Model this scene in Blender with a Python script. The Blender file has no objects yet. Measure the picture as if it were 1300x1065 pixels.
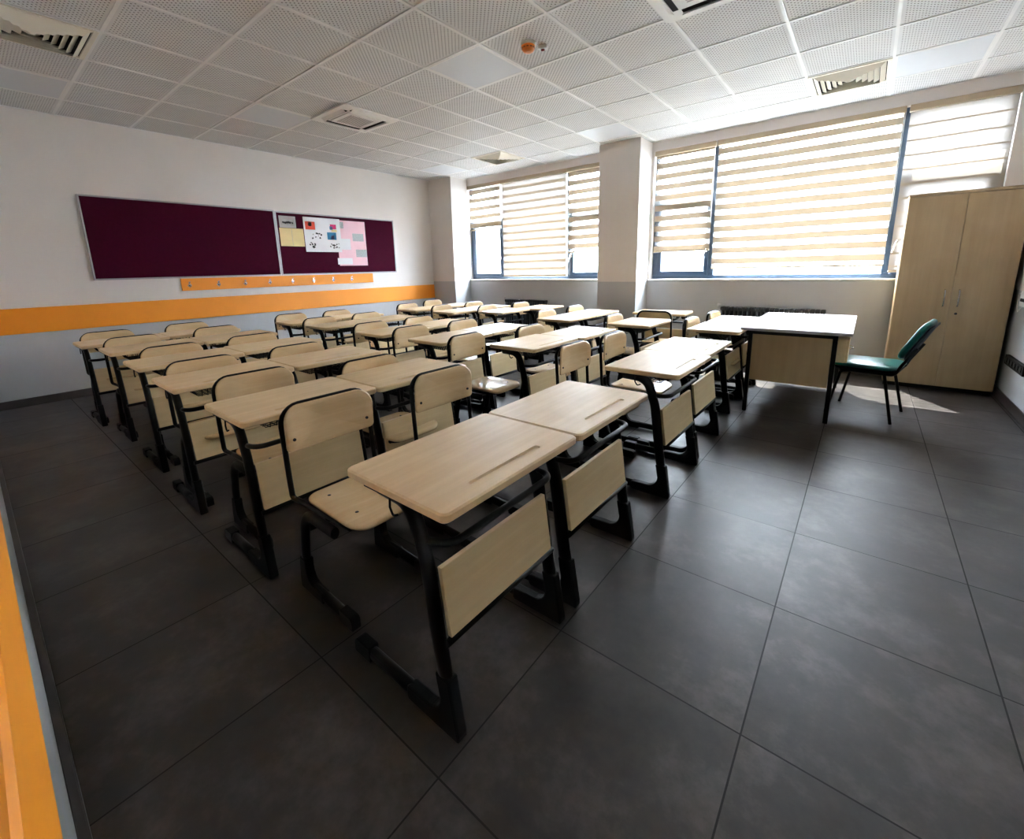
import bpy, bmesh, math, random
from mathutils import Vector, Matrix
random.seed(7)
sc = bpy.context.scene
C = sc.collection
PI = math.pi

# ------------------------------------------------------------------ camera
EYE = 1.2916
cam_d = bpy.data.cameras.new('camera')
cam = bpy.data.objects.new('camera', cam_d); C.objects.link(cam)
right = Vector((0.78159772, 0.6233774, -0.02248611))
down = Vector((0.10884868, -0.17179329, -0.97910113))
fwd = Vector((-0.61421248, 0.76281563, -0.20212705))
m = Matrix((right, -down, -fwd)).transposed().to_4x4()
m.translation = Vector((0, 0, EYE))
cam.matrix_world = m
cam_d.sensor_fit = 'HORIZONTAL'; cam_d.sensor_width = 36
cam_d.lens = 15.3555
cam_d.shift_y = -(532.5 - 453.99) / 1300
cam_d.clip_start = 0.005; cam_d.clip_end = 300
sc.camera = cam

# ------------------------------------------------------------------ light
world = bpy.data.worlds.new('sky'); sc.world = world; world.use_nodes = True
bg = world.node_tree.nodes['Background']
bg.inputs['Color'].default_value = (0.84, 0.89, 1.03, 1)
bg.inputs['Strength'].default_value = 16.0
sun_d = bpy.data.lights.new('sun', 'SUN'); sun_d.energy = 16; sun_d.angle = math.radians(0.5)
sun_d.color = (1, 0.95, 0.87)
sun = bpy.data.objects.new('sun', sun_d); C.objects.link(sun)
sun.rotation_euler = Vector((-0.52, 0.85, 1.6)).to_track_quat('Z', 'Y').to_euler()
sun.location = (-2, 12, 12)
vs = sc.view_settings
vs.view_transform = 'Standard'; vs.look = 'None'; vs.exposure = 2.68; vs.gamma = 1; vs.use_curve_mapping = False
sc.cycles.max_bounces = 12; sc.cycles.diffuse_bounces = 7; sc.cycles.transparent_max_bounces = 12
sc.cycles.caustics_reflective = False; sc.cycles.caustics_refractive = False
sc.cycles.sample_clamp_indirect = 6

# ------------------------------------------------------------------ materials
def srgb(r, g, b):
    f = lambda c: (c / 255 / 12.92) if c / 255 <= 0.04045 else ((c / 255 + 0.055) / 1.055) ** 2.4
    return (f(r), f(g), f(b), 1)

class N:
    def __init__(s, name):
        s.m = bpy.data.materials.new(name); s.m.use_nodes = True
        s.t = s.m.node_tree; s.n = s.t.nodes; s.l = s.t.links
        s.b = s.n['Principled BSDF']; s.out = s.n['Material Output']
    def node(s, typ, **kw):
        x = s.n.new(typ)
        for k, v in kw.items():
            if k.startswith('i_'): x.inputs[k[2:]].default_value = v
            else: setattr(x, k, v)
        return x
    def math(s, op, a, b=None, c=None):
        x = s.n.new('ShaderNodeMath'); x.operation = op
        for i, v in enumerate((a, b, c)):
            if v is None: continue
            if isinstance(v, (int, float)): x.inputs[i].default_value = v
            else: s.l.new(v, x.inputs[i])
        return x.outputs[0]
    def link(s, a, b): s.l.new(a, b)
    def coord(s, scale=(1, 1, 1)):
        tc = s.n.new('ShaderNodeTexCoord'); mp = s.n.new('ShaderNodeMapping')
        mp.inputs['Scale'].default_value = scale
        s.l.new(tc.outputs['Object'], mp.inputs['Vector']); return mp.outputs['Vector']
    def noise(s, vec, scale, detail=4, rough=.55):
        x = s.n.new('ShaderNodeTexNoise'); x.inputs['Scale'].default_value = scale
        x.inputs['Detail'].default_value = detail; x.inputs['Roughness'].default_value = rough
        s.l.new(vec, x.inputs['Vector']); return x.outputs['Fac']
    def ramp(s, fac, stops):
        x = s.n.new('ShaderNodeValToRGB'); e = x.color_ramp.elements
        e[0].position, e[0].color = stops[0]; e[1].position, e[1].color = stops[-1]
        for p, c in stops[1:-1]:
            k = e.new(p); k.color = c
        s.l.new(fac, x.inputs['Fac']); return x.outputs['Color']
    def bump(s, h, strength, dist=.01):
        x = s.n.new('ShaderNodeBump'); x.inputs['Strength'].default_value = strength
        x.inputs['Distance'].default_value = dist
        s.l.new(h, x.inputs['Height']); s.l.new(x.outputs['Normal'], s.b.inputs['Normal'])

def plain(name, col, rough=.5, metal=0, var=.06, scale=6, spec=.5, bump=0):
    k = N(name); v = k.coord()
    f = k.noise(v, scale)
    lo = tuple(c * (1 - var) for c in col[:3]) + (1,); hi = tuple(min(1, c * (1 + var)) for c in col[:3]) + (1,)
    k.link(k.ramp(f, [(.3, lo), (.7, hi)]), k.b.inputs['Base Color'])
    k.b.inputs['Roughness'].default_value = rough; k.b.inputs['Metallic'].default_value = metal
    k.b.inputs['Specular IOR Level'].default_value = spec
    if bump: k.bump(k.noise(v, 220, 2), bump, .002)
    return k.m

def wood(name, a, b, rough=.4, axis=1, grain=1.0, coat=0):
    k = N(name)
    s = [30, 30, 30]; s[axis] = 1.6
    v = k.coord(tuple(x * grain for x in s))
    f1 = k.noise(v, 1.0, 6, .6)
    v2 = k.coord((3, 3, 3)); f2 = k.noise(v2, 1.2, 2)
    f = k.math('ADD', k.math('MULTIPLY', f1, .6), k.math('MULTIPLY', f2, .4))
    k.link(k.ramp(f, [(.32, a), (.66, b)]), k.b.inputs['Base Color'])
    k.b.inputs['Roughness'].default_value = rough
    k.b.inputs['Coat Weight'].default_value = coat; k.b.inputs['Coat Roughness'].default_value = .25
    k.b.inputs['Specular IOR Level'].default_value = .4
    k.bump(f1, .04, .002)
    return k.m

M = {}
M['desktop'] = wood('pale_laminate', srgb(204, 173, 130), srgb(222, 195, 153), .44, 1)
M['panel'] = wood('panel_laminate', srgb(206, 181, 136), srgb(222, 200, 156), .42, 1)
M['plywood'] = wood('chair_plywood', srgb(200, 170, 128), srgb(218, 193, 152), .26, 1)
M['cabinet'] = wood('cabinet_laminate', srgb(160, 136, 100), srgb(178, 154, 118), .45, 2, .6)
M['black'] = plain('black_paint', (.004, .004, .0045, 1), .42, var=.2, spec=.2)
M['plastic'] = plain('black_plastic', (.003, .003, .0035, 1), .5, var=.2, spec=.2)
M['screw'] = plain('dark_screw', (.02, .02, .02, 1), .4, metal=.5)
M['chrome'] = plain('chrome', (.7, .7, .7, 1), .18, metal=1)
M['alu'] = plain('aluminium', (.42, .42, .43, 1), .4, metal=.6)
M['white'] = plain('white_plastic', srgb(232, 232, 230), .4, var=.02)
M['whitetop'] = plain('white_laminate', srgb(178, 177, 181), .5, var=.02, spec=.3)
M['orange'] = plain('orange_board', srgb(242, 148, 22), .5, var=.05, scale=2)
M['felt'] = plain('maroon_felt', (.046, .0006, .012, 1), .95, var=.12, scale=40, spec=.15, bump=.3)
M['frame'] = plain('blue_grey_frame', srgb(48, 66, 88), .4)
M['sill'] = plain('sill_stone', srgb(222, 224, 226), .3)
M['base'] = plain('baseboard_tile', srgb(66, 61, 59), .45, var=.15, scale=8)
M['rail'] = plain('beige_rail', srgb(176, 158, 132), .45)
M['rad'] = plain('radiator_enamel', srgb(38, 44, 50), .35)
M['teal'] = plain('teal_vinyl', srgb(10, 104, 96), .3, var=.1, bump=.15)
M['bar'] = plain('ceiling_bar', srgb(226, 226, 226), .4, var=.01)
M['diff'] = plain('vent_paint', srgb(226, 220, 206), .45, var=.02)
M['dark'] = plain('dark_void', (.01, .01, .01, 1), .9)
M['lens'] = plain('panel_diffuser', srgb(206, 210, 216), .5, var=.01)
M['tileplain'] = plain('smooth_tile', srgb(226, 224, 220), .7, var=.02)
M['detector'] = plain('orange_plastic', srgb(224, 118, 20), .3)
M['redlamp'] = plain('red_lamp', srgb(120, 10, 20), .25)
M['paper'] = plain('white_paper', srgb(228, 228, 232), .8, var=.02)
M['pink'] = plain('pink_card', srgb(236, 196, 206), .8, var=.03)
M['yellow'] = plain('yellow_paper', srgb(226, 204, 148), .8, var=.05)
M['greyp'] = plain('grey_paper', srgb(170, 166, 166), .8, var=.05)
M['red'] = plain('print_red', srgb(196, 62, 40), .8)
M['blue'] = plain('print_blue', srgb(60, 130, 170), .8)
M['ink'] = plain('print_ink', srgb(50, 50, 56), .8)
M['magenta'] = plain('print_magenta', srgb(190, 40, 100), .8)
M['gprint'] = plain('print_grey', srgb(176, 182, 184), .8, var=.2, scale=60)
M['facade'] = plain('pale_render', srgb(225, 222, 216), .9)
M['facwin'] = plain('facade_glass', srgb(120, 130, 140), .3)
M['ground'] = plain('asphalt', srgb(74, 74, 72), .9)

def wall_mat(name, split=1.04):
    k = N(name); tc = k.node('ShaderNodeNewGeometry')
    sep = k.node('ShaderNodeSeparateXYZ'); k.link(tc.outputs['Position'], sep.inputs[0])
    v = k.coord(); n = k.noise(v, 1.3, 3); fine = k.noise(v, 60, 2)
    up = k.ramp(n, [(.3, srgb(216, 210, 205)), (.7, srgb(224, 218, 213))])
    lo = k.ramp(n, [(.3, srgb(176, 178, 180)), (.7, srgb(186, 188, 190))])
    mx = k.node('ShaderNodeMix', data_type='RGBA')
    k.link(k.math('GREATER_THAN', sep.outputs['Z'], split), mx.inputs['Factor'])
    k.link(lo, mx.inputs[6]); k.link(up, mx.inputs[7])
    k.link(mx.outputs[2], k.b.inputs['Base Color'])
    k.b.inputs['Roughness'].default_value = .55
    k.bump(fine, .12, .003)
    return k.m
M['wall'] = wall_mat('painted_wall', .99)
M['pier'] = wall_mat('painted_pier', 1.06)

GX, GY, CZ = -3.0182, 3.2968, 2.913          # ceiling grid origin and height
FX, FY, FT = -0.1360, 1.1476, 0.59           # floor grid origin and tile size

def floor_mat():
    k = N('porcelain_floor'); g = k.node('ShaderNodeNewGeometry')
    sep = k.node('ShaderNodeSeparateXYZ'); k.link(g.outputs['Position'], sep.inputs[0])
    us = []
    for ax, o in (('X', FX), ('Y', FY)):
        u = k.math('DIVIDE', k.math('SUBTRACT', sep.outputs[ax], o), FT); us.append(u)
    d = []
    for u in us:
        fr = k.math('FRACT', u); d.append(k.math('MINIMUM', fr, k.math('SUBTRACT', 1.0, fr)))
    edge = k.math('MINIMUM', d[0], d[1])
    joint = k.math('LESS_THAN', edge, .0040)
    cell = k.node('ShaderNodeCombineXYZ')
    for i, u in enumerate(us): k.link(k.math('FLOOR', u), cell.inputs[i])
    wn = k.node('ShaderNodeTexWhiteNoise', noise_dimensions='3D'); k.link(cell.outputs[0], wn.inputs['Vector'])
    off = k.node('ShaderNodeVectorMath', operation='MULTIPLY_ADD')
    k.link(wn.outputs['Color'], off.inputs[0]); off.inputs[1].default_value = (9, 9, 9)
    k.link(g.outputs['Position'], off.inputs[2])
    n1 = k.noise(off.outputs[0], 3.2, 7, .62); n2 = k.noise(off.outputs[0], 22, 5, .7)
    f = k.math('ADD', k.math('MULTIPLY', n1, .72), k.math('MULTIPLY', n2, .28))
    col = k.ramp(f, [(.34, srgb(31, 27, 25)), (.5, srgb(50, 44, 42)), (.66, srgb(80, 73, 70))])
    # scuffs
    vs_ = k.node('ShaderNodeMapping'); k.link(g.outputs['Position'], vs_.inputs[0]); vs_.inputs['Scale'].default_value = (9, 26, 1)
    vs_.inputs['Rotation'].default_value = (0, 0, .6)
    sc_ = k.math('MULTIPLY', k.math('GREATER_THAN', k.noise(vs_.outputs[0], 1, 5, .7), .69), .35)
    mxs = k.node('ShaderNodeMix', data_type='RGBA'); k.link(sc_, mxs.inputs['Factor']); k.link(col, mxs.inputs[6]); mxs.inputs[7].default_value = srgb(52, 48, 46)
    mx = k.node('ShaderNodeMix', data_type='RGBA'); k.link(joint, mx.inputs['Factor'])
    k.link(mxs.outputs[2], mx.inputs[6]); mx.inputs[7].default_value = srgb(18, 16, 15)
    k.link(mx.outputs[2], k.b.inputs['Base Color'])
    r = k.math('ADD', k.math('MULTIPLY', n2, .22), .33)
    k.link(k.math('ADD', r, k.math('MULTIPLY', joint, .4)), k.b.inputs['Roughness'])
    k.bump(k.math('SUBTRACT', k.math('MULTIPLY', n2, .15), joint), .25, .002)
    return k.m
M['floor'] = floor_mat()

def ceil_mat():
    k = N('perforated_tile'); g = k.node('ShaderNodeNewGeometry')
    sep = k.node('ShaderNodeSeparateXYZ'); k.link(g.outputs['Position'], sep.inputs[0])
    P = .0345; ds = []
    loc = []
    for ax, o in (('X', GX), ('Y', GY)):
        u = k.math('SUBTRACT', sep.outputs[ax], o)
        t = k.math('FRACT', k.math('DIVIDE', u, .6)); t = k.math('MINIMUM', t, k.math('SUBTRACT', 1.0, t))
        ds.append(t); loc.append(u)
    inside = k.math('GREATER_THAN', k.math('MINIMUM', ds[0], ds[1]), .045)
    def dots(ox):
        a = k.math('SUBTRACT', k.math('FRACT', k.math('ADD', k.math('DIVIDE', loc[0], P), ox)), .5)
        b = k.math('SUBTRACT', k.math('FRACT', k.math('ADD', k.math('DIVIDE', loc[1], P), ox)), .5)
        return k.math('LESS_THAN', k.math('SQRT', k.math('ADD', k.math('MULTIPLY', a, a), k.math('MULTIPLY', b, b))), .135)
    h = k.math('MULTIPLY', k.math('MAXIMUM', dots(0.0), dots(.5)), inside)
    mx = k.node('ShaderNodeMix', data_type='RGBA'); k.link(h, mx.inputs['Factor'])
    n = k.noise(k.coord(), 2.5, 3)
    k.link(k.ramp(n, [(.3, srgb(209, 210, 211)), (.7, srgb(217, 217, 218))]), mx.inputs[6]); mx.inputs[7].default_value = srgb(66, 60, 58)
    k.link(mx.outputs[2], k.b.inputs['Base Color']); k.b.inputs['Roughness'].default_value = .75
    return k.m
M['ceil'] = ceil_mat()

def blind_mat(name, period, phase, duty, open_=True, thin=False):
    """zebra roller fabric: opaque beige bands and sheer bands"""
    k = N(name); k.n.remove(k.b)
    g = k.node('ShaderNodeNewGeometry'); sep = k.node('ShaderNodeSeparateXYZ'); k.link(g.outputs['Position'], sep.inputs[0])
    wob = k.math('MULTIPLY', k.math('SUBTRACT', k.noise(k.coord((.9, 1, .8)), 1.6, 1), .5), .018)
    z = k.math('ADD', sep.outputs['Z'], wob)
    fr = k.math('FRACT', k.math('ADD', k.math('DIVIDE', z, period), phase))
    band = k.math('LESS_THAN', fr, duty)
    tr1 = k.node('ShaderNodeBsdfTranslucent'); tr1.inputs[0].default_value = (.033, .0245, .0160, 1)
    df1 = k.node('ShaderNodeBsdfDiffuse'); df1.inputs[0].default_value = srgb(214, 196, 172)
    m1 = k.node('ShaderNodeMixShader'); m1.inputs[0].default_value = .45; k.link(tr1.outputs[0], m1.inputs[1]); k.link(df1.outputs[0], m1.inputs[2])
    tr2 = k.node('ShaderNodeBsdfTranslucent'); tr2.inputs[0].default_value = (.40, .39, .375, 1) if open_ else (.105, .096, .088, 1)
    tp = k.node('ShaderNodeBsdfTransparent'); tp.inputs[0].default_value = (1, .99, .97, 1)
    m2 = k.node('ShaderNodeMixShader'); m2.inputs[0].default_value = .58 if open_ else .35; k.link(tr2.outputs[0], m2.inputs[1]); k.link(tp.outputs[0] if open_ else df1.outputs[0], m2.inputs[2])
    m3 = k.node('ShaderNodeMixShader'); k.link(band, m3.inputs[0]); k.link(m2.outputs[0], m3.inputs[1]); k.link(m1.outputs[0], m3.inputs[2])
    k.link(m3.outputs[0], k.out.inputs[0])
    return k.m

def glass_mat():
    k = N('window_glass'); k.n.remove(k.b)
    tp = k.node('ShaderNodeBsdfTransparent'); tp.inputs[0].default_value = (.9, .94, .94, 1)
    gl = k.node('ShaderNodeBsdfGlossy'); gl.inputs['Roughness'].default_value = .02
    m = k.node('ShaderNodeMixShader'); m.inputs[0].default_value = .06
    k.link(tp.outputs[0], m.inputs[1]); k.link(gl.outputs[0], m.inputs[2]); k.link(m.outputs[0], k.out.inputs[0])
    return k.m
M['glass'] = glass_mat()

# ------------------------------------------------------------------ geometry helpers
class MB:
    def __init__(s): s.v = []; s.f = []; s.sm = []
    def add(s, vs, fs, smooth=False):
        o = len(s.v); s.v += [tuple(p) for p in vs]
        for f in fs: s.f.append([i + o for i in f]); s.sm.append(smooth)
        return s
    def box(s, x0, x1, y0, y1, z0, z1, b=0, seg=2):
        if b <= 0:
            vs = [(x, y, z) for x in (x0, x1) for y in (y0, y1) for z in (z0, z1)]
            fs = [(0, 1, 3, 2), (4, 6, 7, 5), (0, 4, 5, 1), (2, 3, 7, 6), (0, 2, 6, 4), (1, 5, 7, 3)]
            return s.add(vs, fs)
        bm = bmesh.new(); bmesh.ops.create_cube(bm, size=1)
        for v in bm.verts:
            v.co = Vector(((x0 + x1) / 2 + v.co.x * (x1 - x0), (y0 + y1) / 2 + v.co.y * (y1 - y0), (z0 + z1) / 2 + v.co.z * (z1 - z0)))
        bmesh.ops.bevel(bm, geom=bm.edges[:], offset=b, segments=seg, affect='EDGES', profile=.5)
        return s.frombm(bm)
    def frombm(s, bm, smooth=False, mat=None):
        bm.verts.index_update()
        vs = [(mat @ v.co if mat else v.co) for v in bm.verts]
        s.add(vs, [[v.index for v in f.verts] for f in bm.faces], smooth); bm.free(); return s
    def tube(s, path, r, n=10, r2=None, up=None, cap=True, closed=False):
        """round or oval tube along a path; r in the plane of the bend, r2 along 'up'"""
        P = [Vector(p) for p in path]; r2 = r2 or r
        rings = []; N_ = len(P)
        T = []
        for i in range(N_):
            if closed: t = (P[(i + 1) % N_] - P[i - 1])
            else: t = (P[min(i + 1, N_ - 1)] - P[max(i - 1, 0)])
            T.append(t.normalized())
        if up is None:
            a = Vector((0, 0, 1)) if abs(T[0].z) < .9 else Vector((1, 0, 0))
            nrm = (a - T[0] * a.dot(T[0])).normalized()
        for i in range(N_):
            if up is not None:
                b = Vector(up); b = (b - T[i] * b.dot(T[i])).normalized(); a = T[i].cross(b)
            else:
                if i: 
                    nrm = nrm - T[i] * nrm.dot(T[i]); nrm.normalize()
                b = nrm; a = T[i].cross(b)
            rings.append([P[i] + a * (r * math.cos(2 * PI * k / n)) + b * (r2 * math.sin(2 * PI * k / n)) for k in range(n)])
        vs = [p for rg in rings for p in rg]; fs = []
        for i in range(N_ if closed else N_ - 1):
            j = (i + 1) % N_
            for k in range(n):
                fs.append((i * n + k, i * n + (k + 1) % n, j * n + (k + 1) % n, j * n + k))
        s.add(vs, fs, True)
        if cap and not closed:
            o = len(s.v) - len(vs)
            s.f.append([o + k for k in range(n)][::-1]); s.sm.append(False)
            s.f.append([o + (N_ - 1) * n + k for k in range(n)]); s.sm.append(False)
        return s
    def prism(s, pts, axis, a, b, bevel=0):
        """extrude a 2D outline along an axis"""
        def mk(p, t):
            if axis == 'y': return (p[0], t, p[1])
            if axis == 'z': return (p[0], p[1], t)
            return (t, p[0], p[1])
        bm = bmesh.new()
        v0 = [bm.verts.new(mk(p, a)) for p in pts]; v1 = [bm.verts.new(mk(p, b)) for p in pts]
        bm.faces.new(v0[::-1]); bm.faces.new(v1); n = len(pts)
        for i in range(n): bm.faces.new((v0[i], v0[(i + 1) % n], v1[(i + 1) % n], v1[i]))
        bmesh.ops.recalc_face_normals(bm, faces=bm.faces[:])
        if bevel:
            es = [e for e in bm.edges if abs(e.calc_face_angle(0)) > .9]
            bmesh.ops.bevel(bm, geom=es, offset=bevel, segments=2, affect='EDGES', profile=.5, clamp_overlap=True)
        return s.frombm(bm)
    def lathe(s, prof, c=(0, 0, 0), n=24, smooth=True):
        vs = []; fs = []
        for r, z in prof:
            for k in range(n): vs.append((c[0] + r * math.cos(2 * PI * k / n), c[1] + r * math.sin(2 * PI * k / n), c[2] + z))
        for i in range(len(prof) - 1):
            for k in range(n): fs.append((i * n + k, i * n + (k + 1) % n, (i + 1) * n + (k + 1) % n, (i + 1) * n + k))
        s.add(vs, fs, smooth); o = len(s.v) - len(vs)
        s.f.append([o + k for k in range(n)]); s.sm.append(False)
        s.f.append([o + (len(prof) - 1) * n + k for k in range(n)]); s.sm.append(False)
        return s
    def build(s, name, mat, parent=None, loc=None):
        me = bpy.data.meshes.new(name); me.from_pydata(s.v, [], s.f)
        bm = bmesh.new(); bm.from_mesh(me); bmesh.ops.recalc_face_normals(bm, faces=bm.faces[:]); bm.to_mesh(me); bm.free()
        me.polygons.foreach_set('use_smooth', s.sm)
        me.materials.append(mat); me.update()
        o = bpy.data.objects.new(name, me); C.objects.link(o)
        if parent: o.parent = parent
        if loc: o.location = loc
        return o

def fillet(pts, r, n=6):
    P = [Vector(p) for p in pts]; out = [P[0]]
    rs = r if isinstance(r, (list, tuple)) else [r] * (len(P) - 2)
    for i in range(1, len(P) - 1):
        a = (P[i - 1] - P[i]); b = (P[i + 1] - P[i]); la, lb = a.length, b.length; a.normalize(); b.normalize()
        ang = a.angle(b); rr = rs[i - 1]; d = min(rr / math.tan(ang / 2), la * .49, lb * .49); 
        p0 = P[i] + a * d; p2 = P[i] + b * d
        cen = P[i] + (a + b).normalized() * (d / math.cos(ang / 2)); 
        v0 = p0 - cen; v2 = p2 - cen; th = v0.angle(v2)
        for k in range(n + 1):
            t = k / n
            w = (v0 * math.sin((1 - t) * th) + v2 * math.sin(t * th)) / math.sin(th)
            out.append(cen + w)
    out.append(P[-1]); return out

def rrect(x0, x1, y0, y1, r, n=5):
    pts = []
    rr = r if isinstance(r, (list, tuple)) else (r,) * 4
    for (cx, cy, a0, q) in ((x1, y1, 0, rr[0]), (x0, y1, PI / 2, rr[1]), (x0, y0, PI, rr[2]), (x1, y0, 1.5 * PI, rr[3])):
        sx = -1 if cx == x1 else 1; sy = -1 if cy == y1 else 1
        for k in range(n + 1):
            a = a0 + PI / 2 * k / n
            pts.append((cx + sx * q + q * math.cos(a), cy + sy * q + q * math.sin(a)))
    return pts

def empty(name, loc, rz=0, label=None, cat=None, group=None):
    o = bpy.data.objects.new(name, None); C.objects.link(o); o.location = loc; o.rotation_euler = (0, 0, rz)
    o.empty_display_size = .1
    return tag(o, label, cat, group)
def tag(o, label=None, cat=None, group=None, kind=None):
    if label: o['label'] = label
    if cat: o['category'] = cat
    if group: o['group'] = group
    if kind: o['kind'] = kind
    return o
def struct(o): o['kind'] = 'structure'; return o
def copy_tree(o, parent=None):
    c = o.copy(); C.objects.link(c); c.parent = parent
    for ch in o.children: copy_tree(ch, c)
    return c

# ------------------------------------------------------------------ room shell
XB, XR, YL, YW = -6.62, 1.08, -0.045, 6.25       # back wall, front wall, near wall, window wall
WT = .30                                          # outer wall thickness
SZ, HZ = 1.085, 2.79                              # sill and head heights
WIN = [(-6.02, -3.07), (-2.44, .915)]             # the two window openings
struct(MB().box(XB - .1, XR + .1, YL - .1, YW + .1, -.1, 0).build('floor', M['floor']))
struct(MB().box(XB - .1, XR + .1, YL - .1, YW + .1, CZ, CZ + .1).build('ceiling', M['ceil']))
struct(MB().box(XB - .1, XB, YL - .1, YW + WT, 0, CZ).build('wall_back', M['wall']))
struct(MB().box(XR, XR + .1, YL - .1, YW + WT, 0, CZ).build('wall_front', M['wall']))
struct(MB().box(XB, XR, YL - .1, YL, 0, CZ).build('wall_near', M['wall']))
w = MB().box(XB, XR, YW, YW + WT, 0, SZ - .02).box(XB, XR, YW, YW + WT, HZ, CZ)
w.box(XB, WIN[0][0], YW, YW + WT, SZ - .02, HZ).box(WIN[0][1], WIN[1][0], YW, YW + WT, SZ - .02, HZ).box(WIN[1][1], XR, YW, YW + WT, SZ - .02, HZ)
struct(w.build('wall_window', M['pier']))
struct(MB().box(XB, -6.02, 5.83, YW, 0, CZ, .004, 1).build('trim_1', M['pier']))        # corner pier
struct(MB().box(-3.075, -2.48, 5.85, YW, 0, CZ, .004, 1).build('trim_2', M['pier']))    # pier between windows
def base(name, *b): struct(MB().box(*b, .003, 1).build(name, M['base']))
base('baseboard_back', XB, XB + .012, YL, 5.83, 0, .085)
base('baseboard_near', XB + .012, XR, YL, YL + .02, 0, .085)
base('baseboard_front', XR - .014, XR, YL + .02, YW, 0, .085)
base('baseboard_window', -2.48, XR - .014, YW - .012, YW, 0, .085)
base('baseboard_corner', -6.02, -3.075, YW - .012, YW, 0, .085)
# ceiling grid
g = MB()
nx0, nx1 = math.floor((XB - GX) / .6) , math.ceil((XR - GX) / .6)
for i in range(nx0, nx1 + 1):
    x = GX + .6 * i
    if XB - .02 < x < XR: g.box(max(x - .0105, XB), x + .0105, YL, YW, CZ - .005, CZ)
for j in range(-6, 6):
    y = GY + .6 * j
    if YL < y < YW: g.box(XB, XR, y - .0105, y + .0105, CZ - .0052, CZ)
g.box(XB, XB + .02, YL, YW, CZ - .006, CZ); g.box(XB, XR, YW - .02, YW, CZ - .006, CZ)
g.box(XR - .02, XR, YL, YW, CZ - .006, CZ)
struct(g.build('trim_3', M['bar']))
# orange bump rails
def orange_rail(name, lab, x0, x1, y0, y1):
    o = MB().box(x0, x1, y0, y1, .745, 1.0, .004, 1).build(name, M['orange']); tag(o, lab, 'wall rail')
orange_rail('wall_rail', 'long orange wooden bump rail running along the back wall behind the desks', XB, XB + .016, YL + .02, 5.83)
orange_rail('wall_rail', 'orange wooden bump rail on the near wall at the left edge', XB + .02, XR - .01, YL, YL + .016)

# ------------------------------------------------------------------ windows
def window(n, x0, x1, muls, z_tr):
    e = struct(empty('window_%d' % n, ((x0 + x1) / 2, YW + .1, SZ)))
    cx, cy = (x0 + x1) / 2, YW + .1
    L = lambda x: x - cx
    y0, y1 = YW + .07 - cy, YW + .14 - cy
    H_ = HZ - SZ
    f = MB()
    f.box(L(x0), L(x1), y0, y1, 0, .05, .004, 1).box(L(x0), L(x1), y0, y1, H_ - .06, H_, .004, 1)
    f.box(L(x0), L(x0) + .07, y0, y1, .05, H_ - .06, .004, 1).box(L(x1) - .07, L(x1), y0, y1, .05, H_ - .06, .004, 1)
    for mx in muls: f.box(L(mx) - .035, L(mx) + .035, y0, y1, .05, H_ - .06, .004, 1)
    f.build('window_frame', M['frame'], e)
    eds = [x0 + .07] + [v for mx in muls for v in (mx - .035, mx + .035)] + [x1 - .07]
    for k in range(0, len(eds), 2):
        a, b = L(eds[k]), L(eds[k + 1]); side = k != 2
        zt = z_tr - SZ
        if side:
            MB().box(a, b, y0, y1, zt - .035, zt + .035, .004, 1).build('transom', M['frame'], e)
            s = MB(); zb = .05; t = .055
            s.box(a, b, y0 - .015, y1 - .02, zb, zb + t, .004, 1).box(a, b, y0 - .015, y1 - .02, zt - .035 - t, zt - .035, .004, 1)
            s.box(a, a + t, y0 - .015, y1 - .02, zb + t, zt - .035 - t, .004, 1).box(b - t, b, y0 - .015, y1 - .02, zb + t, zt - .035 - t, .004, 1)
            sh = s.build('sash', M['frame'], e)
            hx = b - t / 2 if k == 0 else a + t / 2
            hd = MB().box(hx - .012, hx + .012, y0 - .03, y0 - .014, .35, .42, .003, 1)
            hd.tube(fillet([(hx, y0 - .03, .40), (hx, y0 - .06, .40), (hx - .03, y0 - .065, .27)], .02), .009, 8)
            hd.build('window_handle', M['chrome'], sh)
            MB().box(a + t, b - t, .03, .036, zb + t, zt - .035 - t).build('pane', M['glass'], e)
            MB().box(a, b, .03, .036, zt + .035, H_ - .06).build('pane', M['glass'], e)
        else:
            MB().box(a, b, .03, .036, .05, H_ - .06).build('pane', M['glass'], e)
    MB().box(L(x0) - .05, L(x1) + (.05 if n == 1 else .0), -.13, .1, -.022, 0, .004, 1).build('window_sill', M['sill'], e)
    return e
window(1, WIN[0][0], WIN[0][1], (-5.21, -3.845), 2.13)
window(2, WIN[1][0], WIN[1][1], (-1.645, .15), 2.13)

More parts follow.
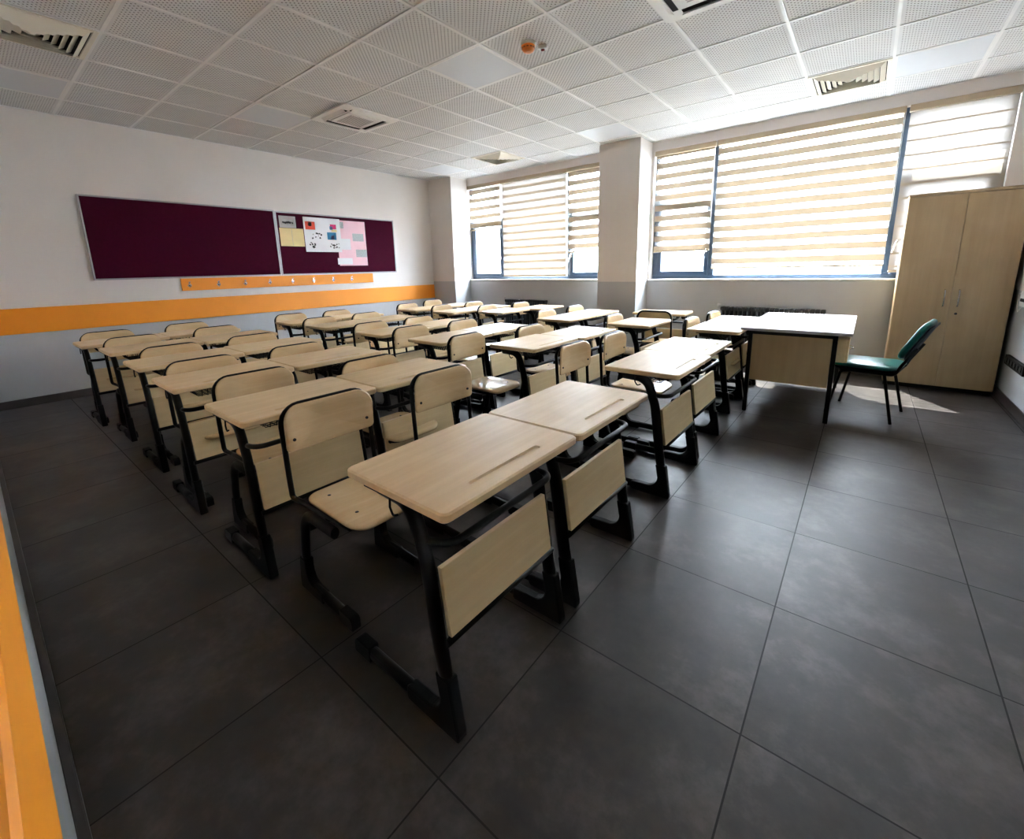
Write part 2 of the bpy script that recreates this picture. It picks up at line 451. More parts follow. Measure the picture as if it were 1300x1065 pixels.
def blind(x0, x1, zb, mat, lab, chain=True):
    y = YW + .02
    e = empty('roller_blind', ((x0 + x1) / 2, y, HZ), 0, lab, 'blind', 'striped roller blinds on the windows')
    hw = (x1 - x0) / 2; L = zb - HZ
    r = MB().box(-hw - .01, hw + .01, -.045, .03, -.062, -.0, .008, 2); r.build('head_rail', M['rail'], e)
    fb = MB(); nx, nz = 14, 34; vs = []; fs = []
    rnd = random.Random(int(x0 * 100))
    a, b, c = rnd.uniform(0, 6), rnd.uniform(0, 6), rnd.uniform(.6, 1.2)
    for j in range(nz + 1):
        for i in range(nx + 1):
            x = -hw + 2 * hw * i / nx; z = -.055 + (L + .067) * j / nz; t = j / nz
            yy = .004 * t * math.sin(a + 3.2 * x) * c + .003 * t * math.sin(b + 9 * z)
            vs.append((x, yy, z))
    for j in range(nz):
        for i in range(nx):
            k = j * (nx + 1) + i; fs.append((k, k + 1, k + nx + 2, k + nx + 1))
    fb.add(vs, fs, True); fb.build('fabric', mat, e)
    MB().box(-hw, hw, -.009, .009, L, L + .022, .006, 2).build('bottom_rail', M['rail'], e)
    if chain:
        MB().tube([(hw + .006, -.03, -.05), (hw + .006, -.032, L * .62), (hw + .004, -.028, L * .7), (hw - .004, -.025, L * .62), (hw - .002, -.022, -.05)], .0028, 6).build('pull_chain', M['white'], e)
    return e
blind(-5.995, -5.225, 1.985, blind_mat('zebra_1', .148, .20, .50), 'short striped blind, leftmost of the far window, pulled only halfway down')
blind(-5.195, -3.86, 1.13, blind_mat('zebra_2', .125, .1, .42, False), 'wide striped blind in the middle of the far window')
blind(-3.83, -3.085, 1.50, blind_mat('zebra_3', .137, .55, .54), 'striped blind on the right pane of the far window, beside the pier')
blind(-2.42, -1.665, 1.455, blind_mat('zebra_4', .137, .30, .54), 'narrow striped blind on the left pane of the near window, beside the pier')
blind(-1.625, .125, 1.215, blind_mat('zebra_5', .135, .55, .54), 'widest striped beige and white blind, in the middle of the near window')
blind(.17, .905, 1.15, blind_mat('zebra_6', .139, .35, .13, False), 'nearly closed pale blind behind the tall cupboard', False)

# outside
def building():
    e = empty('building', (-8, 34, -6), 0, 'pale building with rows of windows seen outside below the blinds', 'building')
    MB().box(-45, 45, 0, 8, 0, 12.5).build('facade_wall', M['facade'], e)
    MB().box(-45.3, 45.3, -.4, 8.3, 12.5, 13).build('roof_edge', M['facade'], e)
    for r in range(3):
        for k in range(28):
            x = -42 + k * 3.1 + (0.5 if k % 3 == 0 else 0)
            MB().box(x, x + 1.3, -.05, .05, 2 + r * 3.6, 3.7 + r * 3.6).build('window', M['facwin'], e)
building()
struct(MB().box(-80, 60, YW + 3, 90, -6.1, -6.0).build('ground', M['ground']))

# ------------------------------------------------------------------ student desk
TZ = .725
def make_desk():
    e = empty('student_desk', (0, 0, 0))
    X0, X1, Y0, Y1, T = -.215, .215, -.3075, .3075, .027
    # top with pencil groove
    bm = bmesh.new()
    out = rrect(X0, X1, Y0, Y1, .022, 5); gro = rrect(.142, .166, -.16, .16, .0118, 5)
    b = .005
    ins = rrect(X0 + b, X1 - b, Y0 + b, Y1 - b, .018, 5)
    def loop(pts, z): return [bm.verts.new((p[0], p[1], z)) for p in pts]
    lo, l1, l2, top = loop(ins, TZ - T), loop(out, TZ - T + b), loop(out, TZ - b), loop(ins, TZ)
    n = len(out)
    def skin(a, c):
        for i in range(len(a)): bm.faces.new((a[i], a[(i + 1) % len(a)], c[(i + 1) % len(a)], c[i]))
    skin(lo, l1); skin(l1, l2); skin(l2, top); bm.faces.new(lo[::-1])
    gt = loop(gro, TZ); gin = loop(rrect(.146, .162, -.156, .156, .0078, 5), TZ - .006)
    skin(gt, gin); bm.faces.new(gin)
    eds = []
    for ring in (top, gt):
        for i in range(len(ring)):
            eds.append(bm.edges.get((ring[i], ring[(i + 1) % len(ring)])))
    bmesh.ops.triangle_fill(bm, edges=eds, use_beauty=True)
    # drop any fill inside the groove opening at top level
    kill = [f for f in bm.faces if all(v in gt for v in f.verts)]
    if kill: bmesh.ops.delete(bm, geom=kill, context='FACES_ONLY')
    MB().frombm(bm).build('desktop', M['desktop'], e)
    for s in (-1, 1):
        y = s * .260
        path = fillet([(-.11, y, .682), (.030, y, .676), (.078, y, .53), (.115, y, .26), (.150, y, .028)], [.085, .25, .4], 7)
        lg = MB().tube(path, .0265, 14, .0175, up=(0, 1, 0))
        lg.tube([(.12, y, .028), (-.27, y, .028)], .0235, 14, .0175, up=(0, 1, 0))
        lo_ = lg.build('leg', M['black'], e)
        a, b_ = y - .019, y + .019
        pts = [(.184, .0), (.184, .02), (.168, .12), (.157, .19), (.1005, .19), (.112, .125)]
        for k in range(9):      # rounded inner corner
            t = k / 8 * PI / 2
            pts.append((.055 + .060 * math.cos(t), .115 - .062 * math.sin(t)))
        pts += [(.02, .053), (-.03, .0505), (-.04, .046), (-.04, .008), (-.03, .0)]
        MB().prism(pts, 'y', a, b_, .006).build('toe_cap', M['plastic'], lo_)
        cp = rrect(-.325, -.235, 0, .056, (.006, .022, .008, .004), 4)
        MB().prism(cp, 'y', a, b_, .003).build('heel_cap', M['plastic'], lo_)
        MB().box(-.13, .04, y + s * .026 - .014, y + s * .026 + .014, .6915, .6995).build('top_plate', M['black'], lo_)
    # modesty panel, tilted with the legs
    zt, zb = .503, .300; xt, xb = .109, .136; t = .008
    MB().prism([(xt - t, zt), (xt + t, zt), (xb + t, zb), (xb - t, zb)], 'y', -.2445, .2445, .002).build('modesty_panel', M['panel'], e)
    MB().tube([(.137, -.258, .288), (.137, .258, .288)], .011, 10).build('crossbar', M['black'], e)
    MB().tube(fillet([(.07, -.258, .582), (.150, -.240, .585), (.150, .240, .585), (.07, .258, .582)], .05), .011, 10).build('front_rail', M['black'], e)
    # wire book basket
    wr = MB(); zb_ = .635; x0, x1, y0, y1 = -.15, .085, -.20, .20
    zr = .69
    wr.tube([(x0, y0, zr), (x1, y0, zr), (x1, y1, zr), (x0, y1, zr)], .003, 5, closed=True)
    for i in range(9):
        x = x0 + .015 + (x1 - x0 - .03) * i / 8
        wr.tube([(x, y0, zr), (x, y0 + .03, zb_), (x, y1 - .03, zb_), (x, y1, zr)], .0022, 5)
    for i in range(12):
        y = y0 + .05 + (y1 - y0 - .1) * i / 11
        wr.tube([(x0 + .01, y, zr), (x0 + .02, y, zb_ - .004), (x1 - .015, y, zb_ - .004), (x1, y, zr)], .0022, 5)
    wr.build('book_basket', M['black'], e)
    MB().tube(fillet([(-.03, -.285, .695), (-.03, -.288, .655), (-.015, -.29, .635), (.005, -.29, .645)], .01, 5), .0035, 6).build('bag_hook', M['black'], e)
    return e

def make_chair():
    e = empty('school_chair', (0, 0, 0))
    W = .190
    # one bent tube: back loop and seat sides
    zt = .780
    pth = [(.37, -.150, .395), (.07, -.172, .400), (.012, -W, .412), (.006, -W, .47), (-.012, -W, zt), (-.012, W, zt), (.006, W, .47), (.012, W, .412), (.07, .172, .400), (.37, .150, .395)]
    fr = MB().tube(fillet(pth, [.05, .02, .03, .075, .075, .03, .02, .05], 6), .0105, 10)
    fr.tube(fillet([(.30, -.155, .395), (.395, -.14, .394), (.395, .14, .394), (.30, .155, .395)], .05), .0105, 8)
    fr.build('tube_frame', M['black'], e)
    # seat
    bm = bmesh.new()
    nx, ny = 14, 12; grid = {}
    SX0, SX1, HY = .055, .430, .168
    pts = rrect(SX0, SX1, -HY, HY, (.07, .06, .06, .07), 7)
    def sheet(pts, fz, th, fn):
        lo = [bm.verts.new(fn(p[0], p[1], -th)) for p in pts]; hi = [bm.verts.new(fn(p[0], p[1], 0)) for p in pts]
        return lo, hi
    def seatz(x, y, d): return (x, y, .424 + d - .35 * max(0, x - .36) ** 1.6 * 3 - .10 * (max(0, .12 - abs(y))) * (1 if .1 < x < .34 else .3))
    cx, cy = (SX0 + SX1) / 2, 0
    K = (1, .96, .75, .5, .25)
    rings_t = [[bm.verts.new(seatz(cx + (p[0] - cx) * k, p[1] * k, 0 if k < .99 else -.003)) for p in pts] for k in K]
    rings_b = [[bm.verts.new(seatz(cx + (p[0] - cx) * k, p[1] * k, -.013)) for p in pts] for k in K]
    n = len(pts)
    for R in (rings_t, rings_b):
        for a, b in zip(R, R[1:]):
            for i in range(n): bm.faces.new((a[i], a[(i + 1) % n], b[(i + 1) % n], b[i]))
        bm.faces.new(R[-1])
    for i in range(n): bm.faces.new((rings_t[0][i], rings_t[0][(i + 1) % n], rings_b[0][(i + 1) % n], rings_b[0][i]))
    st = MB().frombm(bm, True).build('seat', M['plywood'], e)
    for (x, y) in ((.13, -.10), (.13, .10), (.33, -.10), (.33, .10)):
        MB().lathe([(.0075, 0), (.006, .002), (.001, .0026)], (x, y, seatz(x, y, 0)[2] - .0006), 10).build('bolt', M['screw'], st)
    # backrest: curved board in front of the loop
    bm = bmesh.new()
    zb, z1, hw = .602, .783, .1915
    pts = rrect(-hw, hw, zb, z1, (.065, .065, .02, .02), 7)   # y,z
    cz = (zb + z1) / 2
    def bk(y, z, off): return (-.006 + off + .024 * (y / hw) ** 2 - .012 * ((z - cz) / .1) ** 2 * .6, y, z)
    # back and front surfaces sampled in rings
    RF = [[bm.verts.new(bk(p[0] * k, cz + (p[1] - cz) * k, .014 if k < .99 else .011)) for p in pts] for k in (1, .965, .8, .6, .4, .2)]
    RB = [[bm.verts.new(bk(p[0] * k, cz + (p[1] - cz) * k, 0 if k < .99 else .003)) for p in pts] for k in (1, .965, .8, .6, .4, .2)]
    for R in (RF, RB):
        for a, b in zip(R, R[1:]):
            for i in range(n): bm.faces.new((a[i], a[(i + 1) % n], b[(i + 1) % n], b[i]))
        bm.faces.new(R[-1])
    for i in range(n): bm.faces.new((RF[0][i], RF[0][(i + 1) % n], RB[0][(i + 1) % n], RB[0][i]))
    br = MB().frombm(bm, True).build('backrest', M['plywood'], e)
    for y in (-.160, .160):
        x = bk(y, .650, .014)[0]
        MB().tube([(x - .004, y, .650), (x + .003, y, .650)], .0065, 10).build('bolt', M['screw'], br)
    # cantilever legs
    for s in (-1, 1):
        y = s * .176
        p = fillet([(.30, y, .362), (.07, y, .360), (.035, y, .19), (.018, y, .032), (.34, y, .026)], [.085, .25, .05], 8)
        lg = MB().tube(p, .0235, 14, .0165, up=(0, 1, 0)).build('leg', M['black'], e)
        a, b_ = y - .018, y + .018
        pts2 = [(-.010, .0), (-.009, .06), (.0065, .15), (.0555, .15), (.0545, .11)]
        for k in range(1, 6):
            t = k / 5 * PI / 2
            pts2.append((.108 - .053 * math.cos(t), .105 - .054 * math.sin(t)))
        pts2 += [(.17, .049), (.17, .004), (.16, .0)]
        MB().prism(pts2, 'y', a, b_, .006).build('rear_cap', M['plastic'], lg)
        MB().prism(rrect(.295, .385, 0, .052, (.02, .004, .004, .008), 4), 'y', a, b_, .003).build('toe_cap', M['plastic'], lg)
    MB().tube([(.046, -.176, .27), (.046, .176, .27)], .012, 10).build('stretcher', M['black'], e)
    return e

ORD = ['front', 'second', 'third', 'fourth', 'fifth', 'last']
BL = {'A': 'left', 'B': 'middle', 'C': 'window'}
# front edge x, side y0 of every desk; backrest x of every chair
DESKS = {
 'A': [((-0.709, 0.616), (-0.704, 1.237)), ((-1.827, 0.591), (-1.812, 1.212)), ((-2.669, 0.586), (-2.659, 1.207)), ((-3.487, 0.611), (-3.526, 1.232)), ((-4.383, 0.621), (-4.393, 1.242)), ((-5.073, 0.552), (-5.102, 1.173))],
 'B': [((-0.699, 2.241), (-0.719, 2.862)), ((-1.758, 2.438), (-1.724, 3.059)), ((-2.531, 2.275), (-2.541, 2.896)), ((-3.31, 2.275), (-3.349, 2.896)), ((-4.295, 2.285), (-4.295, 2.906)), ((-4.984, 2.265), (-4.994, 2.886))],
 'C': [((-0.77, 3.96), (-0.77, 4.581)), ((-1.537, 3.96), None), ((-2.423, 3.989), (-2.423, 4.61)), ((-3.605, 4.295), (-3.438, 4.916)), ((-4.186, 3.999), (-4.206, 4.62)), ((-4.955, 3.989), (-4.955, 4.61))],
}
CHAIRS = {
 'A': [((-1.703, 0.879), (-1.663, 1.479)), ((-2.47, 0.893), (-2.26, 1.449)), ((-3.155, 0.861), (-3.14, 1.438)), ((-3.975, 0.909), (-3.998, 1.473)), ((-4.89, 0.861), (-4.974, 1.52)), ((-5.58, 0.808), (-5.652, 1.461))],
 'B': [((-1.489, 2.507), (-1.467, 3.058)), ((-2.417, 2.43), (-2.289, 3.103)), ((-3.212, 2.515), (-3.14, 3.11)), ((-3.826, 2.506), (-3.799, 3.088)), ((-4.8, 2.493), (-4.78, 3.081)), ((-5.587, 2.536), (-5.472, 3.086))],
 'C': [((-1.259, 4.296), (-1.227, 4.946)), ((-2.035, 4.243), None), ((-2.967, 4.349), (-2.937, 4.976)), ((-4.115, 4.584), (-3.976, 5.159)), ((-4.742, 4.296), (-4.735, 4.958)), ((-5.47, 4.253), (-5.697, 4.957))],
}
proto_d, proto_c = make_desk(), make_chair()
first = [True, True]
def put(which, loc, rz, lab, cat, group):
    i = 0 if which is proto_d else 1
    o = which if first[i] else copy_tree(which)
    first[i] = False
    o.location = loc; o.rotation_euler = (0, 0, rz)
    tag(o, lab, cat, group); return o
for b in 'ABC':
    for r in range(6):
        for k in range(2):
            d = DESKS[b][r][k]
            side = 'left' if k == 0 else 'right'
            if d:
                jx, jr = 0, random.uniform(-.006, .006)
                put(proto_d, (d[0] - .215, d[1] + .3075, 0), jr,
                    'pale wood school desk on black legs, %s row, %s block, %s one of pair' % (ORD[r], BL[b], side) if not (b == 'C' and r == 1)
                    else 'pale wood school desk standing alone in the second row of the window block', 'desk', 'single school desks in rows')
                cx = CHAIRS[b][r][k]
                put(proto_c, (cx[0], cx[1], 0), random.uniform(-.02, .02),
                    'plywood school chair with black frame, %s row, %s block, %s seat' % (ORD[r], BL[b], side) if not (b == 'C' and r == 1)
                    else 'plywood school chair at the lone desk, second row of the window block', 'chair', 'plywood school chairs at the desks')
# the pair turned towards the windows
put(proto_d, (-1.89, 5.29, 0), PI / 2 + .08, 'pale wood school desk turned sideways to face the window wall', 'desk', 'single school desks in rows')
put(proto_c, (-1.80, 4.78, 0), PI / 2 + .03, 'plywood school chair facing the windows, its dark framed back to the camera', 'chair', 'plywood school chairs at the desks')

# ------------------------------------------------------------------ teacher's desk
def teacher_desk():
    x0, x1, y0, y1 = -.80, -.03, 4.14, 5.53
    cx, cy = (x0 + x1) / 2, (y0 + y1) / 2
    e = empty('teacher_desk', (cx, cy, 0), 0, 'large white topped teacher desk with wood side panel, facing the class', 'desk')
    hx, hy = (x1 - x0) / 2, (y1 - y0) / 2
    MB().box(-hx, hx, -hy, hy, .720, .745, .003, 2).build('tabletop', M['whitetop'], e)
    for sx in (-1, 1):
        for sy in (-1, 1):
            x = (-hx + .075) if sx < 0 else (hx - .105); y = sy * (hy - .045)
            MB().box(x - .016, x + .016, y - .016, y + .016, 0, .70, .003, 1).build('leg', M['black'], e)
    f = MB()
    for sy in (-1, 1): f.box(-hx + .06, hx - .09, sy * (hy - .045) - .015, sy * (hy - .045) + .015, .69, .72)
    for x in (-hx + .075, hx - .105): f.box(x - .015, x + .015, -hy + .045, hy - .045, .69, .72)
    f.build('under_frame', M['black'], e)
    for sy in (-1, 1):
        y = sy * (hy - .045)
        MB().box(-hx + .093, hx - .123, y - .009, y + .009, .29, .695, .002, 1).build('side_panel', M['cabinet'], e)
    MB().box(-hx + .068, -hx + .084, -hy + .065, hy - .065, .29, .695, .002, 1).build('modesty_panel', M['panel'], e)
    dw = MB().box(hx - .50, hx - .035, -hy + .08, -hy + .48, .50, .69, .003, 1).build('drawer_unit', M['panel'], e)
    fr = MB().box(hx - .035, hx - .017, -hy + .082, -hy + .478, .502, .688, .002, 1).build('drawer', M['panel'], dw)
    MB().tube(fillet([(hx - .018, -hy + .22, .60), (hx + .012, -hy + .22, .60), (hx + .012, -hy + .34, .60), (hx - .018, -hy + .34, .60)], .01), .005, 8).build('handle', M['chrome'], dw)
teacher_desk()

def teacher_chair():
    e = empty('teacher_chair', (.115, 4.70, 0), math.radians(-11), "teal vinyl chair on thin black legs behind the teacher's desk", 'chair')
    # faces -x
    def cushion(x0, x1, hw, z0, z1, r, crown):
        bm = bmesh.new(); pts = rrect(x0, x1, -hw, hw, r, 7); n = len(pts); cx = (x0 + x1) / 2
        R = []
        for k, z in ((.93, z0), (1, z0 + .012), (1, z1 - .016), (.97, z1 - .006), (.9, z1), (.7, z1 + crown * .6), (.4, z1 + crown), (.15, z1 + crown)):
            R.append([bm.verts.new((cx + (p[0] - cx) * k, p[1] * k, z)) for p in pts])
        for a, b in zip(R, R[1:]):
            for i in range(n): bm.faces.new((a[i], a[(i + 1) % n], b[(i + 1) % n], b[i]))
        bm.faces.new(R[0][::-1]); bm.faces.new(R[-1]); return bm
    MB().frombm(cushion(-.24, .20, .225, .418, .452, .07, .012), True).build('seat', M['teal'], e)
    MB().frombm(cushion(-.232, .195, .218, .396, .4175, .07, .0), True).build('seat_shell', M['plastic'], e)
    # backrest: cushion made flat, then tilted
    T = Matrix.Translation((.285, 0, .64)) @ Matrix.Rotation(math.radians(-66), 4, 'Y')
    T = Matrix.Translation((.285, 0, .655)) @ Matrix.Rotation(math.radians(-64), 4, 'Y') 
    bm = cushion(-.165, .165, .205, 0, .042, .08, .012)
    for v in bm.verts: v.co.z += .0 + .9 * (v.co.y ** 2) * .5
    MB().frombm(bm, True, T).build('back_cushion', M['teal'], e)
    bm = cushion(-.16, .16, .195, -.022, -.001, .07, 0)
    for v in bm.verts: v.co.z += .9 * (v.co.y ** 2) * .5
    MB().frombm(bm, True, T).build('back_shell', M['plastic'], e)
    fr = MB()
    for s in (-1, 1):
        fr.tube(fillet([(-.17, s * .19, .388), (.180, s * .19, .388), (.212, s * .175, .470), (.286, s * .15, .612)], .04), .011, 10)
    fr.tube([(-.17, -.19, .388), (-.17, .19, .388)], .01, 8).tube([(.14, -.19, .388), (.14, .19, .388)], .01, 8)
    fr.build('seat_frame', M['black'], e)
    for s in (-1, 1):
        MB().tube(fillet([(-.10, s * .19, .385), (-.165, s * .195, .375), (-.235, s * .215, .0)], .03), .0115, 10).build('leg', M['black'], e)
        MB().tube([(.12, s * .19, .385), (.205, s * .225, .0)], .0115, 10).build('leg', M['black'], e)
teacher_chair()

# ------------------------------------------------------------------ cabinet
def cabinet():
    x0, x1, y0, y1, zt = .245, 1.045, 5.885, 6.225, 1.885
    cx, cy = (x0 + x1) / 2, (y0 + y1) / 2; hx, hy = (x1 - x0) / 2, (y1 - y0) / 2
    e = empty('cupboard', (cx, cy, 0), 0, 'tall two door wooden cupboard standing in front of the window', 'cupboard')
    MB().box(-hx, hx, -hy + .035, hy, .04, zt - .02, .002, 1).build('body', M['cabinet'], e)
    MB().box(-hx - .004, hx + .004, -hy - .004, hy, zt - .0195, zt + .006, .003, 1).build('top_board', M['cabinet'], e)
    MB().box(-hx + .01, hx - .01, -hy + .03, hy - .01, 0, .0395).build('plinth', M['plastic'], e)
    for s in (-1, 1):
        a, b = (-hx + .002, -.0045) if s < 0 else (-.0005, hx - .002)
        a, b = (-hx + .002, .0035) if s < 0 else (.0075, hx - .002)
        d = MB().box(a, b, -hy, -hy + .0185, .045, zt - .024, .0007, 1).build('door', M['cabinet'], e)
        hx_ = -.043 if s < 0 else .055
        h = MB().tube(fillet([(hx_, -hy + .001, .99), (hx_, -hy - .028, .985), (hx_, -hy - .032, .91), (hx_, -hy - .028, .835), (hx_, -hy + .001, .83)], .015, 5), .0065, 8)
        h.build('handle', M['chrome'], d)
    MB().tube([(.057, -hy + .001, .765), (.057, -hy - .006, .765)], .011, 14).build('lock', M['screw'], e)
cabinet()

# ------------------------------------------------------------------ radiators
def radiator(x0, x1, lab):
    n = int(round((x1 - x0) / .05)); e = empty('radiator', ((x0 + x1) / 2, YW - .09, .10), 0, lab, 'radiator', 'dark column radiators under the windows')
    w = (x1 - x0) / n
    for i in range(n):
        x = x0 + w * (i + .5) - (x0 + x1) / 2
        s = MB()
        for y in (-.04, 0.0, .04): s.tube([(x, y, .03), (x, y, .60)], .014, 8)
        s.box(x - w * .48, x + w * .48, -.055, .055, .585, .635, .012, 2).box(x - w * .48, x + w * .48, -.055, .055, 0, .05, .012, 2)
        s.build('section', M['rad'], e)
    v = MB().tube([(-(x1 - x0) / 2, 0, .61), (-(x1 - x0) / 2 - .05, 0, .61)], .012, 8).tube([(-(x1 - x0) / 2 - .03, 0, .61), (-(x1 - x0) / 2 - .03, 0, .67)], .016, 10)
    v.build('valve', M['alu'], e)
    f = MB()
    for x in (-(x1 - x0) * .3, (x1 - x0) * .3): f.box(x - .012, x + .012, -.02, .085, -.1, .004)
    f.build('foot_bracket', M['rad'], e)
radiator(-5.06, -4.19, 'dark ribbed radiator under the far window')
radiator(-1.44, -.32, "dark ribbed radiator under the near window behind the teacher's desk")

# ------------------------------------------------------------------ boards on the back wall
def board(y0, y1, z0, z1, lab):
    e = empty('pin_board', (XB, (y0 + y1) / 2, (z0 + z1) / 2), 0, lab, 'pin board', 'maroon pin boards')
    hy, hz = (y1 - y0) / 2, (z1 - z0) / 2; t = .017
    MB().box(0.001, .014, -hy + .01, hy - .01, -hz + .01, hz - .01).build('felt_panel', M['felt'], e)
    f = MB().box(.001, .024, -hy, hy, hz - t, hz, .003, 1).box(.001, .024, -hy, hy, -hz, -hz + t, .003, 1)
    f.box(.001, .024, -hy, -hy + t, -hz + t, hz - t, .003, 1).box(.001, .024, hy - t, hy, -hz + t, hz - t, .003, 1)
    f.build('frame', M['alu'], e)
board(.94, 2.945, 1.255, 2.155, 'large empty maroon pin board, left of the two on the back wall')
board(2.95, 4.955, 1.255, 2.145, 'maroon pin board with papers pinned on it, right on the back wall')
def sheet(name, lab, y0, y1, z0, z1, mat, pics, x=.0165, cat='poster', tilt=0):
    e = empty(name, (XB + x, (y0 + y1) / 2, (z0 + z1) / 2), 0, lab, cat)
    e.rotation_euler = (tilt, 0, 0)
    hy, hz = (y1 - y0) / 2, (z1 - z0) / 2
    MB().box(-.0008, .0008, -hy, hy, -hz, hz).build('sheet', M[mat], e)
    for (py, pz, w, h, mm) in pics:
        yy = -hy + py * 2 * hy; zz = hz - pz * 2 * hz
        b = MB()
        if mm in ('ink',):
            rr = random.Random(int(py * 100 + pz * 1000))
            for _ in range(16):
                cy, cz = yy + rr.uniform(-w, w) / 2, zz + rr.uniform(-h, h) / 2; s_ = rr.uniform(.006, .016)
                b.prism([(cy + s_ * math.cos(a) * rr.uniform(.7, 1.2), cz + s_ * math.sin(a) * rr.uniform(.7, 1.3)) for a in [q * PI / 3.5 for q in range(7)]], 'x', .0009, .0014)
        else: b.box(.0009, .0016, yy - w / 2, yy + w / 2, zz - h / 2, zz + h / 2)
        b.build('picture', M[mm], e)
sheet('notice', 'small grey notice at the top left of the papered pin board', 3.0, 3.235, 1.925, 2.088, 'greyp', [(.5, .35, .13, .012, 'gprint'), (.5, .55, .15, .010, 'ink'), (.45, .75, .1, .01, 'gprint')], cat='notice')
sheet('open_booklet', 'yellow double page pinned beneath the small grey notice', 2.99, 3.335, 1.667, 1.92, 'yellow', [(.5, .5, .004, .24, 'greyp')], cat='paper')
sheet('pink_poster', 'pale pink poster hanging lowest on the right pin board', 3.87, 4.38, 1.38, 2.082, 'pink', [(.10, .10, .14, .1, 'gprint'), (.72, .36, .2, .12, 'gprint'), (.8, .72, .2, .12, 'gprint'), (.2, .9, .26, .1, 'paper'), (.17, .9, .09, .07, 'ink'), (.2, .52, .24, .17, 'paper'), (.3, .52, .06, .1, 'ink')], x=.0160)
sheet('white_poster', 'white poster with small red and blue pictures on the pin board', 3.345, 3.93, 1.592, 2.096, 'paper', [(.17, .24, .15, .115, 'red'), (.17, .2, .05, .05, 'paper'), (.8, .24, .1, .07, 'magenta'), (.74, .28, .05, .05, 'blue'), (.82, .36, .09, .03, 'yellow'), (.33, .53, .15, .08, 'ink'), (.74, .52, .15, .11, 'blue'), (.76, .56, .05, .06, 'magenta'), (.2, .80, .1, .08, 'ink'), (.8, .80, .14, .08, 'ink')], x=.0195)
def coat_rail():
    y0, y1 = 1.725, 4.46
    e = empty('coat_rail', (XB, (y0 + y1) / 2, 1.17), 0, 'narrow orange coat rail with metal hooks below the pin boards', 'coat rail')
    hy = (y1 - y0) / 2
    MB().box(.001, .018, -hy, hy, -.072, .078, .003, 1).build('board', M['orange'], e)
    for i in range(8):
        y = 1.81 + .32 * i - (y0 + y1) / 2
        h = MB().box(.018, .022, y - .022, y + .022, -.02, .0, .002, 1).box(.018, .022, y - .008, y + .008, -.035, .035, .002, 1)
        h.tube(fillet([(.02, y, -.012), (.05, y, -.028), (.058, y, .012)], .012, 5), .005, 8)
        h.tube(fillet([(.02, y, .018), (.04, y, .022), (.05, y, .042)], .01, 5), .0045, 8)
        h.build('hook', M['chrome'], e)
coat_rail()

# ------------------------------------------------------------------ ceiling fittings
def cc(i, j): return (GX + .6 * (i + .5), GY + .6 * (j + .5), CZ)
def light_panel(i, j, lab):
    e = empty('ceiling_light', cc(i, j), 0, lab, 'ceiling light', 'smooth square ceiling panels, switched off')
    f = MB(); a = .288
    f.box(-a, a, -a, -a + .012, -.006, -.0005).box(-a, a, a - .012, a, -.006, -.0005).box(-a, -a + .012, -a + .012, a - .012, -.006, -.0005).box(a - .012, a, -a + .012, a - .012, -.006, -.0005)
    f.build('frame', M['bar'], e)
    MB().box(-a + .012, a - .012, -a + .012, a - .012, -.0045, -.0005).build('diffuser', M['lens'], e)
light_panel(0, -1, 'smooth unlit ceiling light panel beside the orange smoke detector')
light_panel(5, 3, 'smooth unlit ceiling light panel right of the square vent by the window')
light_panel(0, 3, 'smooth unlit ceiling light panel just in front of the pier')
light_panel(-4, -2, 'smooth unlit ceiling light panel left of the ceiling air conditioner')
light_panel(-5, -5, 'smooth unlit ceiling light panel in the corner over the far left wall')
light_panel(-5, 3, 'smooth unlit ceiling light panel above the far window corner')

def vent(i, j, lab):
    e = empty('ceiling_vent', cc(i, j), 0, lab, 'air vent', 'square ceiling air vents')
    MB().box(-.27, .27, -.27, .27, -.003, -.0005).build('dark_backing', M['dark'], e)
    f = MB(); a = .293
    f.box(-a, a, -a, -.262, -.012, -.0005, .002, 1).box(-a, a, .262, a, -.012, -.0005, .002, 1).box(-a, -.262, -.262, .262, -.012, -.0005, .002, 1).box(.262, a, -.262, .262, -.012, -.0005, .002, 1)
    f.build('frame', M['diff'], e)
    for k in range(6):
        b = .255 - k * .042; c = b - .037
        r = MB(); vs = []
        for (q, z) in ((b, -.006), (c, -.034), (c, -.031), (b, -.003)):
            vs += [(-q, -q, z), (q, -q, z), (q, q, z), (-q, q, z)]
        fs = []
        for u in range(4):
            w2 = (u + 1) % 4
            for t in range(4): fs.append((u * 4 + t, u * 4 + (t + 1) % 4, w2 * 4 + (t + 1) % 4, w2 * 4 + t))
        r.add(vs, fs); r.build('louvre', M['diff'], e)
vent(-3, -5, 'square louvred ceiling vent at the top left over the near wall')
vent(4, 3, 'square louvred ceiling vent nearest the wide blind')
vent(-3, 3, 'small looking square ceiling vent before the far window')

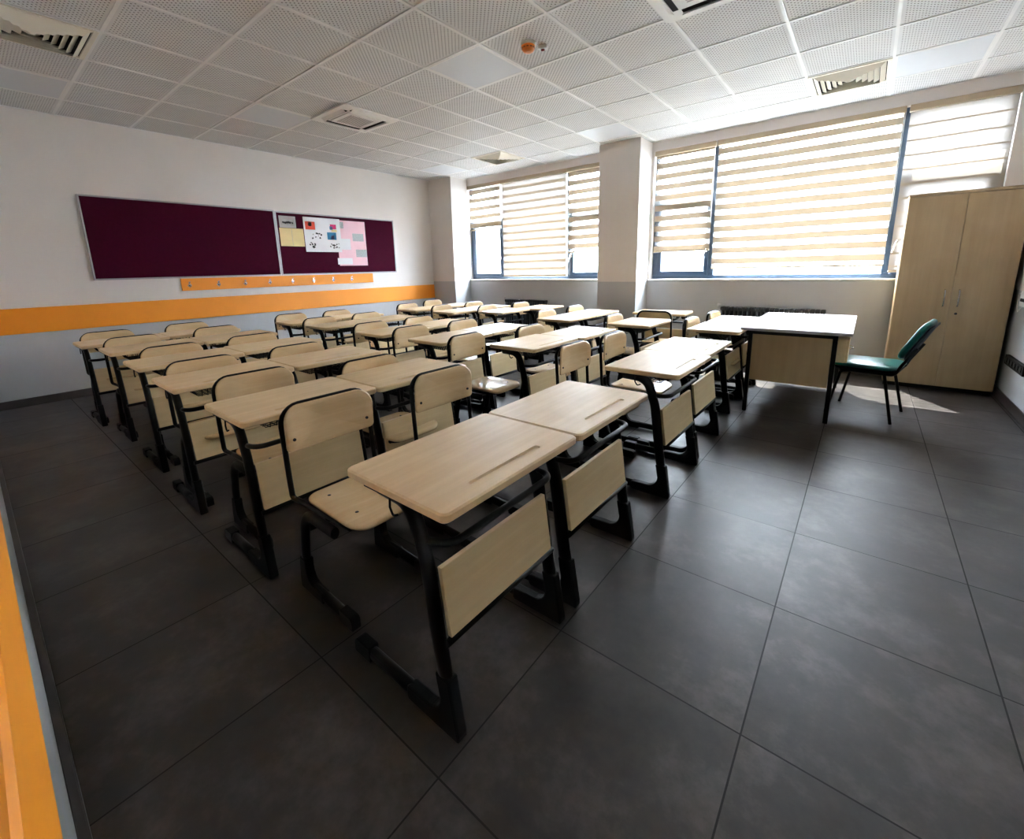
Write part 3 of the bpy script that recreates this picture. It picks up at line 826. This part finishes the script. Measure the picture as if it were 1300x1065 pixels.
def cassette(i, j, lab):
    x, y, z = cc(i, j)
    e = empty('ceiling_air_conditioner', (x, y, z), 0, lab, 'air conditioner', 'square ceiling air conditioners')
    a = .335; o = .235; ii = .185
    f = MB()
    f.prism(rrect(-a, a, -a, a, .03), 'z', -.020, -.0055, .004)
    f.build('panel', M['white'], e)
    for k in range(4):
        R = Matrix.Rotation(k * PI / 2, 4, 'Z')
        s = MB(); bm = bmesh.new(); bmesh.ops.create_cube(bm, size=1, matrix=Matrix.Translation((0, .232, -.021)) @ Matrix.Diagonal((.40, .036, .004, 1))); s.frombm(bm, False, R)
        s.build('air_slot', M['dark'], e)
        s = MB(); bm = bmesh.new(); bmesh.ops.create_cube(bm, size=1, matrix=Matrix.Translation((0, .262, -.028)) @ Matrix.Rotation(.5, 4, 'X') @ Matrix.Diagonal((.41, .040, .004, 1))); s.frombm(bm, False, R)
        s.build('flap', M['white'], e)
    MB().prism(rrect(-.19, .19, -.19, .19, .03), 'z', -.031, -.0195, .003).build('intake_cover', M['white'], e)
    gr = MB()
    for q in range(12):
        yy = -.13 + q * .0236
        gr.box(-.14, .14, yy - .004, yy + .004, -.0335, -.0308)
    gr.build('intake_grille', M['greyp'], e)
cassette(-3, -1, 'square white ceiling air conditioner above the left and middle desks')
cassette(3, -1, 'white ceiling air conditioner cut off by the top edge of the photo')

def detector():
    x, y = GX + .6 * 1.46, GY + .6 * -.60
    e = empty('smoke_detector', (x, y, CZ), 0, 'round orange smoke detector on a white base on the ceiling', 'smoke detector')
    MB().lathe([(.056, 0), (.056, -.012), (.053, -.02)], (0, 0, -.0003), 32).build('base', M['white'], e)
    MB().lathe([(.052, -.0201), (.052, -.028), (.046, -.045), (.036, -.058), (.018, -.063)], (0, 0, 0), 32).build('sensor_head', M['detector'], e)
    s = MB()
    for k in range(12):
        a = k * PI / 6; R = Matrix.Rotation(a, 4, 'Z')
        bm = bmesh.new(); bmesh.ops.create_cube(bm, size=1, matrix=Matrix.Translation((.0475, 0, -.038)) @ Matrix.Diagonal((.006, .014, .005, 1))); s.frombm(bm, False, R)
    s.build('slot', M['dark'], e)
    x, y = GX + .6 * 1.56, GY + .6 * -.43
    e = empty('indicator_lamp', (x, y, CZ), .5, 'tiny white box with red lamp beside the orange smoke detector', 'indicator lamp')
    MB().box(-.033, .033, -.022, .022, -.026, -.0003, .004, 2).build('housing', M['white'], e)
    MB().box(-.014, .014, -.012, .012, -.034, -.0262, .004, 2).build('red_lens', M['redlamp'], e)
detector()

# ------------------------------------------------------------------ front wall fittings
def sockets():
    e = empty('socket_strip', (XR, 5.45, .39), 0, 'black strip of power sockets low on the front wall beside the cupboard', 'sockets')
    MB().box(-.03, -.001, -.30, .30, -.042, .042, .005, 2).build('housing', M['plastic'], e)
    for k in range(6):
        y = -.235 + k * .094
        MB().tube([(-.0285, y, 0), (-.034, y, 0)], .024, 20).build('socket', M['screw'], e)
    e = empty('wall_socket_box', (XR, 5.52, .935), 0, 'white connection box with a dark slot on the front wall', 'wall box')
    MB().box(-.035, -.001, -.12, .12, -.065, .065, .006, 2).build('housing', M['white'], e)
    MB().box(-.038, -.0352, -.09, .09, -.022, .004).build('slot', M['dark'], e)
    c = MB().tube(fillet([(XR - .02, 5.64, .98), (XR - .02, 5.75, .97), (XR - .015, 5.80, .88), (XR - .015, 5.74, .80), (XR - .02, 5.60, .868)], .05, 6), .0045, 8).build('cable', M['white'], None)
    tag(c, 'thin white cable looping out of the white connection box', 'cable')
sockets()
